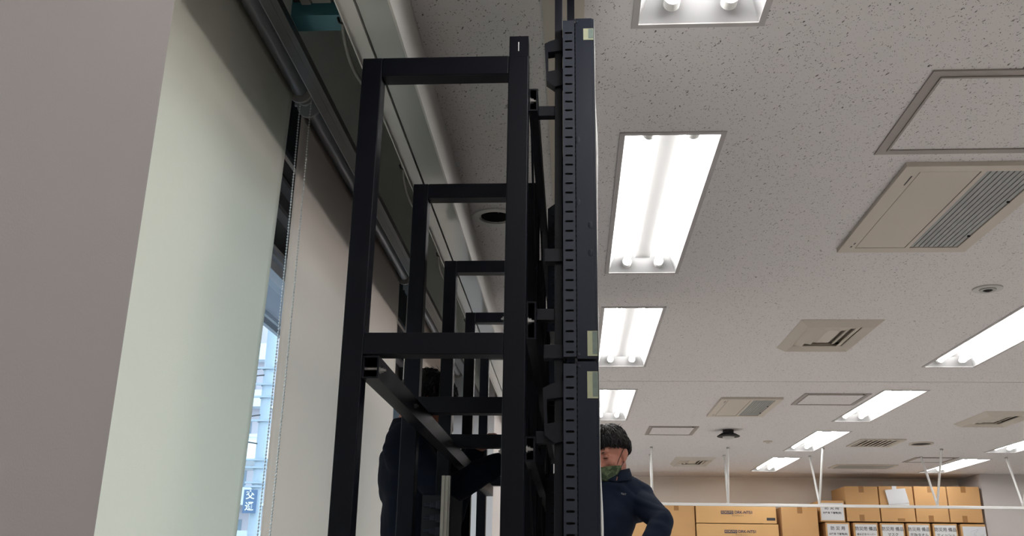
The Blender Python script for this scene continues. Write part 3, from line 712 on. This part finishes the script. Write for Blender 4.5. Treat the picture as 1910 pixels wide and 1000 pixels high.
# ------------------------------------------------------------------ control box behind the rack with connectors, and a pale strip
r = thing('equipment_cabinet', 'black equipment cabinet with stacked plugs behind the second rack frame', 'cabinet', (-.37, 2.35, FL))
MB().box(-.372, -.30, 2.36, 2.60, FL, .19).build('body', M['rubber'], r)
for z in (.165, .135, .103, .072):
    b = MB(); b.box(-.350, -.335, 2.346, 2.36, z-.007, z+.007, .002).box(-.335, -.322, 2.340, 2.36, z-.010, z+.010, .002).cyl((-.365, 2.349, z), (-.35, 2.349, z), .004, 10)
    b.build('plug', M['slot'], r)
MB().box(-.352, -.333, 2.354, 2.36, -.005, .025).build('rating_plate', M['slot'], r)
r = thing('cable_duct', 'pale grey vertical duct strip hanging behind the second rack frame', 'duct', (-.31, 2.34, -.01))
b = MB(); b.box(-.321, -.300, 2.33, 2.345, -.01, .235).box(-.317, -.313, 2.325, 2.33, -.01, .235).box(-.307, -.304, 2.325, 2.33, -.01, .235); b.build('strip', M['alu'], r)
MB().box(-.303, -.300, 2.33, 2.336, -.03, -.01).build('end_clip', M['film'], r)

# ------------------------------------------------------------------ people
def ev_mesh(o):
    bpy.context.view_layer.update()
    return bpy.data.meshes.new_from_object(o.evaluated_get(bpy.context.evaluated_depsgraph_get()))
def remeshed(mb, name, m, parent, voxel, smooth=4, fold=0, fscale=(9, 9, 22)):
    o = mb.build(name, m, parent, 'all')
    a = o.modifiers.new('r', 'REMESH'); a.mode = 'VOXEL'; a.voxel_size = voxel; a.use_smooth_shade = True
    if smooth: s = o.modifiers.new('s', 'SMOOTH'); s.iterations = smooth; s.factor = .5
    me = ev_mesh(o); o.modifiers.clear(); old = o.data; o.data = me; bpy.data.meshes.remove(old)
    me.name = name
    if not me.materials: me.materials.append(m)
    if fold:
        me.update(); ns = [v.normal.copy() for v in me.vertices]
        for v, n in zip(me.vertices, ns):
            p = v.co
            w_ = noise.noise(Vector((p.x*4, p.y*4, p.z*5)))*2.2
            f1 = math.sin(p.z*fscale[2]*2+p.x*fscale[0]+p.y*7+w_*2.6)
            f2 = noise.noise(Vector((p.x*11, p.y*11, p.z*14)))
            v.co = p+n*fold*(.45*max(0, f1)**2+.9*f2)
    for p in me.polygons: p.use_smooth = True
    return o
SK = [((0, -.012, .035), (.077, .097, .092)), ((0, .022, -.025), (.066, .074, .088)), ((0, .030, -.075), (.050, .058, .045))]
def head_r(c, d, grow=0):
    best = 0
    for cc, rr in SK:
        q = [(c[i]-cc[i])/(rr[i]+grow) for i in range(3)]; e = [d[i]/(rr[i]+grow) for i in range(3)]
        A = sum(x*x for x in e); B = 2*sum(x*y for x, y in zip(q, e)); C_ = sum(x*x for x in q)-1; D = B*B-4*A*C_
        if D > 0: best = max(best, (-B+math.sqrt(D))/(2*A))
    return best
def finger_hand(b, wrist, fwd, palm_n, side, curl=.5, sc=1.0):
    """wrist point, direction of the fingers, palm normal, side = thumb direction"""
    f = Vector(fwd).normalized(); n = Vector(palm_n); n = (n-n.dot(f)*f).normalized(); s = Vector(side); s = (s-s.dot(f)*f-s.dot(n)*n).normalized()
    w_ = Vector(wrist)
    rot = Matrix((s, f, n)).transposed()
    b.ball(w_+f*.045*sc, (.040*sc, .050*sc, .015*sc), 16, 10, rot)
    b.cap(w_-f*.03, w_+f*.02, .025*sc, .024*sc)
    for k, (o_, ln) in enumerate(((.028, .072), (.010, .080), (-.009, .074), (-.027, .058))):
        p = w_+f*.082*sc+s*o_*sc-n*.0; ang = 0; r0 = .0092*sc
        for j, fr in enumerate((.45, .32, .23)):
            ang += curl*(.6+.12*k+.25*j)
            d = f*math.cos(ang)+n*math.sin(ang)+s*(o_*1.5); d.normalize()
            q = p+d*ln*sc*fr; b.cap(p, q, r0, r0*.9, 10); p = q; r0 *= .9
    p = w_+f*.022*sc+s*.028*sc; d = (f*.55+s*.7+n*.35).normalized(); q = p+d*.035*sc; b.cap(p, q, .0125*sc, .0105*sc, 10)
    d = (f*.8+s*.3+n*.5).normalized(); b.cap(q, q+d*.03*sc, .0105*sc, .0085*sc, 10)
def person(label, hc, hyaw, hpitch, J, loc, mask=False, hair_seed=1, roll=0):
    """hc head centre, J joints dict"""
    r = thing('person', label, 'person', (loc[0], loc[1], FL))
    R = Euler((hpitch, roll, hyaw), 'XYZ')
    R = (Matrix.Rotation(hyaw, 4, 'Z') @ Matrix.Rotation(hpitch, 4, 'X') @ Matrix.Rotation(roll, 4, 'Y'))
    HM = Matrix.Translation(hc) @ R @ Matrix.Scale(.94, 4)
    def hp(p): return HM @ Vector(p)
    body = MB()
    hb = MB()
    for cc, rr in SK: hb.ball(cc, rr, 32, 22)
    hb.ball((0, .070, -.100), (.022, .018, .018), 14, 10)                       # chin
    for s in (-1, 1):
        hb.ball((s*.036, .070, -.022), (.026, .020, .022), 16, 10)               # cheek
        hb.ball((s*.030, .086, .030), (.026, .012, .009), 16, 10)                # brow
        hb.ball((s*.031, .084, .006), (.017, .012, .010), 16, 10)                # eyelid over eyeball
        hb.ball((s*.075, -.012, -.006), (.010, .020, .030), 16, 12)              # ear
        hb.ball((s*.081, -.020, .003), (.008, .015, .022), 16, 12)
        hb.ball((s*.074, -.004, -.030), (.008, .010, .012), 12, 8)
        hb.ball((s*.012, .103, -.038), (.009, .011, .008), 12, 8)                # nostril wing
    hb.cap((0, .092, .020), (0, .116, -.032), .009, .0115)                       # nose
    hb.ball((0, .116, -.034), (.011, .011, .010), 12, 8)
    hb.ball((0, .093, -.062), (.024, .010, .006), 16, 8); hb.ball((0, .090, -.073), (.020, .011, .007), 16, 8)   # lips
    body.join(hb.bm, HM)
    nb = Vector(J['neck'])
    body.cap(hp((0, -.025, -.055)), nb, .056, .060, 20)
    body.cap(nb, J['chest'], .075, .12, 20)
    body.cap(J['chest'], J['pelvis'], .12, .125, 20)
    for s in ('l', 'r'):
        body.cap(nb+Vector((0, 0, -.03)), J['sh_'+s], .05, .052)
        body.cap(J['sh_'+s], J['el_'+s], .050, .038); body.cap(J['el_'+s], J['wr_'+s], .038, .026)
        body.cap(J['hip_'+s], J['kn_'+s], .082, .052); body.cap(J['kn_'+s], J['an_'+s], .052, .036)
        finger_hand(body, J['wr_'+s], Vector(J['hd_'+s])-Vector(J['wr_'+s]), J.get('pn_'+s, (0, 0, -1)), J.get('ts_'+s, (0, -1, 0)), J.get('curl', .5))
    remeshed(body, 'body', M['skin'], r, .0042, 3)
    # eyes: lid lines and brows, mouth line
    for s in (-1, 1):
        fx = MB(); fx.tube([hp((s*(.031+dx), .0965-abs(dx)*.45, .001+abs(dx)*-.12)) for dx in (-.015, -.008, 0, .008, .015)], [.0006, .0013, .0015, .0013, .0006], 6)
        fx.build('eyelash', M['hair'], r, 'all')
    for s in (-1, 1):
        fx = MB(); fx.tube([hp((s*(.031+dx), .0975-abs(dx+.005)*.5, .026+.003*math.cos(dx*90))) for dx in (-.019, -.010, 0, .010, .019)], [.001, .0026, .003, .0026, .001], 6)
        fx.build('eyebrow', M['hair'], r, 'all')
    # hair: cap plus locks
    rnd = random.Random(hair_seed); hbm = MB(); c = (0, -.012, .03); nu, nv = 48, 26; V = []
    def hair_limit(az):      # lowest elevation the hair reaches, az 0 = front
        a = abs(az)
        if a < .9: return .16-.06*math.cos(az*7)
        if a < 1.35: return .16-(a-.9)*.35
        if a < 1.9: return .02 - .1*math.cos((a-1.6)*4)
        return -.42-.22*min(1, (a-1.9)/.8)
    for i in range(nu):
        az = -math.pi+2*math.pi*i/nu; lo = hair_limit(az); row = []
        for j in range(nv):
            el = lo+(math.pi/2-lo)*j/(nv-1)
            d = (math.sin(az)*math.cos(el), math.cos(az)*math.cos(el), math.sin(el))
            th = .010+.010*min(1, j/5)+.005*noise.noise(Vector((d[0]*5, d[1]*5, d[2]*5+hair_seed)))
            rr = head_r(c, d)+th*(.35 if j == 0 else 1)
            row.append(hbm.bm.verts.new(HM @ Vector((c[0]+d[0]*rr, c[1]+d[1]*rr, c[2]+d[2]*rr))))
        V.append(row)
    for i in range(nu):
        for j in range(nv-1):
            a_, b_ = V[i], V[(i+1) % nu]; hbm.bm.faces.new((a_[j], b_[j], b_[j+1], a_[j+1]))
    for k in range(560):      # locks sweep from the crown down over the scalp
        az = rnd.uniform(-math.pi, math.pi); lo = hair_limit(az); e1 = lo-rnd.uniform(-.25, .12 if abs(az) < 1.0 else .06); e0 = min(1.45, e1+rnd.uniform(.35, .8)); sw = rnd.uniform(-.28, .28)
        if rnd.random() < .35: e0 = rnd.uniform(.8, 1.5); e1 = e0-.4
        pts = []; lift = rnd.uniform(.004, .013)
        for q in range(6):
            t = q/5; el = e0+(e1-e0)*t; a_ = az+sw*(t-.5); d = (math.sin(a_)*math.cos(el), math.cos(a_)*math.cos(el), math.sin(el))
            rr = head_r(c, d)+.015+lift*math.sin(math.pi*min(1, t*1.1))*.9-.004*t
            pts.append(HM @ Vector((c[0]+d[0]*rr, c[1]+d[1]*rr, c[2]+d[2]*rr)))
        hbm.tube(pts, [.0015, .0038, .0045, .0040, .0026, .0005], 5)
    for k in range(26):       # loose wisps
        az = rnd.uniform(-math.pi, math.pi); el = rnd.uniform(.5, 1.4); d0 = Vector((math.sin(az)*math.cos(el), math.cos(az)*math.cos(el), math.sin(el)))
        rr = head_r(c, d0)+.016; p = Vector(c)+d0*rr; tg = Vector((math.cos(az), -math.sin(az), rnd.uniform(-.2, .5))).normalized()
        hbm.tube([HM @ (p+tg*.012*q+d0*(.007*q-.0016*q*q)) for q in range(4)], [.001, .0009, .0007, .0003], 4)
    hbm.build('hair', M['hair'], r, 'all')
    # shirt
    sh = MB(); nk = Vector(J['neck'])
    def el(cc, rr, rot=None): sh.ball(cc, rr, 28, 18, rot)
    ch, pe = Vector(J['chest']), Vector(J['pelvis']); yaw = J['yaw']; TR = Matrix.Rotation(yaw, 3, 'Z')
    sl, sr = Vector(J['sh_l']), Vector(J['sh_r'])
    el(nk+Vector((0, 0, -.035)), (.082, .088, .055), TR)
    el(ch+Vector((0, 0, .02)), (.190*J.get('wd', 1), .135, .17), TR); el(ch*.75+pe*.25, (.180*J.get('wd', 1), .138, .17), TR); el(ch*.45+pe*.55, (.172*J.get('wd', 1), .135, .17), TR); el(pe+Vector((0, 0, .05)), (.175, .14, .13), TR)
    for s, p in (('l', sl), ('r', sr)):
        sh.cap(nk+Vector((0, 0, -.015)), p+Vector((0, 0, .012)), .070, .066, 20); sh.cap(nk+Vector((0, 0, -.09)), p+Vector((0, 0, -.03)), .09, .072, 20)
        sh.cap(p, J['el_'+s], .068, .049, 20); e_, w_ = Vector(J['el_'+s]), Vector(J['wr_'+s]); sh.cap(e_, e_.lerp(w_, .9), .049, .035, 20)
    o = remeshed(sh, 'shirt', M['navy'], r, .0065, 8, fold=.011)
    # collar
    cb = MB(); fw = TR @ Vector((0, 1, 0)); axis = (hp((0, -.02, -.07))-nk).normalized(); e1 = TR @ Vector((1, 0, 0)); e2 = axis.cross(e1).normalized()*-1
    V = []
    for i in range(41):
        a_ = -math.pi*.99+2*math.pi*.99*i/40; dirv = (e1*math.sin(a_)-fw*math.cos(a_)); row = []
        for (hh, rr) in ((.028, .070), (.052, .068), (.056, .071), (.022, .090), (.004, .096)):
            if abs(a_) > 2.2: hh -= .018*(abs(a_)-2.2)
            row.append(cb.bm.verts.new(nk+axis*(hh+.0)+dirv*rr*1.0))
        V.append(row)
    for a_, b_ in zip(V, V[1:]):
        for j in range(4): cb.bm.faces.new((a_[j], b_[j], b_[j+1], a_[j+1]))
    g = bmesh.ops.extrude_face_region(cb.bm, geom=cb.bm.faces[:])
    for v in [q for q in g['geom'] if isinstance(q, bmesh.types.BMVert)]: v.co -= axis*.0025
    cb.build('collar', M['navy'], r, 'all')
    tr = MB(); pv = Vector(J['pelvis'])
    tr.ball(pv, (.165, .135, .12), 24, 16, TR)
    for s in ('l', 'r'): tr.cap(J['hip_'+s], J['kn_'+s], .100, .072, 20); tr.cap(J['kn_'+s], Vector(J['an_'+s])+Vector((0, 0, -.01)), .072, .058, 20)
    remeshed(tr, 'trousers', M['denim'], r, .010, 6, fold=.008)
    for s in ('l', 'r'):
        a_ = Vector(J['an_'+s]); b = MB(); b.cap((a_.x, a_.y, FL+.045), a_+Vector((0, 0, -.0)), .046, .046)
        t_ = a_+fw*.15; b.cap((a_.x-fw.x*.04, a_.y-fw.y*.04, FL+.040), (t_.x, t_.y, FL+.034), .040, .034); b.ball((t_.x, t_.y, FL+.034), (.045, .045, .033)); remeshed(b, 'shoe', M['shoe'], r, .007, 3)
    if mask:
        b = MB(); V = []; nu, nv = 40, 16
        for j in range(nv+1):
            z = -.036-.074*j/nv; row = []
            for i in range(nu+1):
                a_ = -1.18+2.36*i/nu; d = (math.sin(a_), math.cos(a_), 0)
                rr = max(head_r((0, 0, z), d, .002), .03)
                nose = .020*math.exp(-(a_/.30)**2)*(1-.35*j/nv)
                pleat = .0022*abs(((j*.28) % 1)-.5)*2
                zz = z+.022*(abs(a_)/1.18)**2*(1-2*j/nv)*-.6
                row.append(b.bm.verts.new(HM @ Vector((d[0]*(rr+.004+nose+pleat), d[1]*(rr+.004+nose+pleat), zz))))
            V.append(row)
        for p_, q_ in zip(V, V[1:]):
            for i in range(nu): b.bm.faces.new((p_[i], p_[i+1], q_[i+1], q_[i]))
        g = bmesh.ops.extrude_face_region(b.bm, geom=b.bm.faces[:])
        for v in [q for q in g['geom'] if isinstance(q, bmesh.types.BMVert)]: v.co -= (HM.to_3x3() @ Vector((0, 1, 0)))*.0015
        mk = b.build('face_mask', M['camo'], r, 'all', label='olive camouflage face mask pulled below the nose')
        b = MB()
        for s in (-1, 1):
            b.tube([hp(q) for q in ((s*.060, .046, -.040), (s*.069, .030, -.015), (s*.078, .008, .012), (s*.082, -.004, .024))], .0016, 6)
            b.tube([hp(q) for q in ((s*.055, .042, -.085), (s*.066, .018, -.055), (s*.073, .000, -.036))], .0016, 6)
        b.build('ear_loop', M['rubber'], mk, 'all')
    return r
# man on the left, inside the rack, facing the displays (+X)
J = dict(yaw=-math.pi/2, neck=(-.535, 3.20, .455), chest=(-.520, 3.20, .30), pelvis=(-.455, 3.20, -.16),
         sh_r=(-.545, 3.045, .40), sh_l=(-.515, 3.355, .42), el_r=(-.40, 2.995, .25), el_l=(-.43, 3.43, .22), wr_r=(-.215, 3.06, .36), wr_l=(-.335, 3.33, .44),
         hd_r=(-.16, 3.10, .39), hd_l=(-.27, 3.28, .46), pn_r=(0, 1, -.6), pn_l=(0, -.4, -1), ts_r=(0, .6, .8), ts_l=(0, -1, .2), curl=.5,
         hip_r=(-.49, 3.11, -.18), hip_l=(-.49, 3.29, -.18), kn_r=(-.47, 3.10, -.62), kn_l=(-.47, 3.31, -.62), an_r=(-.50, 3.09, -1.04), an_l=(-.50, 3.31, -1.04))
person('person in a dark navy shirt leaning inside the rack, face hidden', (-.505, 3.20, .548), -math.pi/2+.45, -.35, J, (-.50, 3.20), hair_seed=4)
# man on the right, mask under the nose, looking down
J = dict(wd=.83, yaw=math.pi+.25, neck=(.178, 4.37, .425), chest=(.125, 4.38, .235), pelvis=(.115, 4.42, -.16),
         sh_l=(.302, 4.40, .345), sh_r=(-.030, 4.36, .35), el_l=(.392, 4.22, .237), el_r=(-.12, 4.23, .12), wr_l=(.27, 4.09, .07), wr_r=(.03, 4.14, .02),
         hd_l=(.19, 4.07, .02), hd_r=(.08, 4.09, .01), pn_l=(0, 0, -1), pn_r=(0, 0, -1), ts_l=(-.2, -1, .3), ts_r=(.2, -1, .3), curl=.55,
         hip_l=(.21, 4.42, -.18), hip_r=(.03, 4.42, -.18), kn_l=(.22, 4.38, -.62), kn_r=(.02, 4.38, -.62), an_l=(.22, 4.43, -1.04), an_r=(.02, 4.43, -1.04))
pm = person('person in a navy long-sleeved shirt and green mask looking down, hand on hip', (.172, 4.33, .536), math.pi-.60, -.30, J, (.12, 4.42), mask=True, hair_seed=9)
lettering('TULT', .010, (.226, 4.236, .355), M['plate'], pm, rot=(math.pi/2, .12, .25), name='chest_print')

# ------------------------------------------------------------------ outside, seen through the gap between the blinds
GZ = -5.5
struct('ground_outside', MB().box(-120, XW-.6, -10, 140, GZ-.2, GZ), M['asphalt'])
r = thing('eave', 'grey eave soffit outside the window with a metal edge', 'eave', (-1.2, 4.5, 1.05))
MB().box(-1.40, XW-.16, -2, 12, 1.12, 1.2).build('soffit_board', M['soffit'], r)
MB().box(-1.42, -1.40, -2, 12, 1.085, 1.22).box(-1.38, -1.365, -2, 12, 1.10, 1.12).build('edge_trim', M['winalu'], r)
r = thing('utility_pole', 'grey utility pole with clamps and wires outside the window', 'pole', (-8.42, 25, GZ))
MB().cyl((-8.38, 25, GZ), (-8.38, 25, 8.5), .17, 24, .145).build('pole', M['pole'], r, True)
for z, ln in ((7.0, .3), (6.75, .3), (5.35, 1.2), (4.9, 1.3), (4.55, .9), (3.9, 1.0), (2.85, .35), (2.65, .35), (2.25, .3), (2.15, .3)):
    o = MB().cyl((-8.38, 25, z), (-8.38, 25, z+.05), .185, 24).box(-8.38-ln, -8.1, 24.8, 24.86, z, z+.05).build('clamp', M['pole'], r, True)
for i, (z, dz) in enumerate(((5.4, -.9), (4.95, .1), (4.1, -.8), (3.95, -.2), (3.3, 1.0), (5.2, -.6))):
    b = MB().tube([(-8.4-q*1.5, 24.9-.2*q, z+dz*q*.25-.05*math.sin(q)) for q in range(6)], .018, 6).build('wire', M['winframe'], r)
r = thing('traffic_sign', 'small blue vertical sign with two white Japanese characters on the pole', 'sign', (-8.46, 24.7, 1.48))
MB().box(-8.64, -8.28, 24.70, 24.74, 1.48, 2.08).build('sign_board', M['bluesign'], r)
lettering('交', .24, (-8.46, 24.69, 1.93), M['signwhite'], r, bold=.004); lettering('通', .24, (-8.46, 24.69, 1.64), M['signwhite'], r, bold=.004)
r = thing('elevated_road', 'white elevated road deck crossing behind the utility pole', 'road', (-15, 45, GZ))
MB().box(-40, -11, 43, 48, 5.0, 5.9).build('deck', M['signwhite'], r); MB().box(-40, -11, 42.8, 42.9, 6.0, 6.15).build('guard_rail', M['facadew'], r)
MB().box(-17.8, -16.9, 44.5, 46, GZ, 5.0).build('pier', M['concrete'], r)
MB().box(-40, -11, 38, 42, -.5, 1.6).build('lower_deck', M['concrete'], r)
r2 = thing('toll_sign', 'small white sign reading ETC on the elevated road', 'sign', (-15.4, 42.7, 6.15))
MB().box(-15.75, -15.0, 42.70, 42.75, 6.16, 6.6).build('sign_board', M['signwhite'], r2); lettering('ETC', .32, (-15.38, 42.69, 6.38), M['ink'], r2)
def tower(label, x0, x1, y0, y1, top, m, floors, wm):
    r = thing('apartment_building', label, 'building', ((x0+x1)/2, (y0+y1)/2, GZ), 'apartment blocks outside the window')
    MB().box(x0, x1, y0, y1, GZ, top).build('wall', M[m], r)
    n = max(2, int((x1-x0)/2.4))
    for f in range(floors):
        z = GZ+3.0*f+1; 
        if z+1.6 > top: break
        MB().box(x0-.1, x1+.1, y0-1.0, y0-.05, z-.6, z-.45).box(x0-.1, x1+.1, y0-1.0, y0-.9, z-.45, z+.45).build('balcony', M['facadew'], r)
        for k in range(n):
            xx = x0+(x1-x0)*(k+.25)/n; o = MB().box(xx, xx+1.2, y0-.04, y0-.001, z+.1, z+1.6).build('window', M['darkglass'], r)
tower('pinkish apartment block behind the utility pole outside', -25.5, -19, 58, 66, 17, 'facade', 8, 0)
tower('pale white tower left of the pinkish apartment block outside', -36, -26.2, 62, 72, 26, 'facadew', 8, 0)
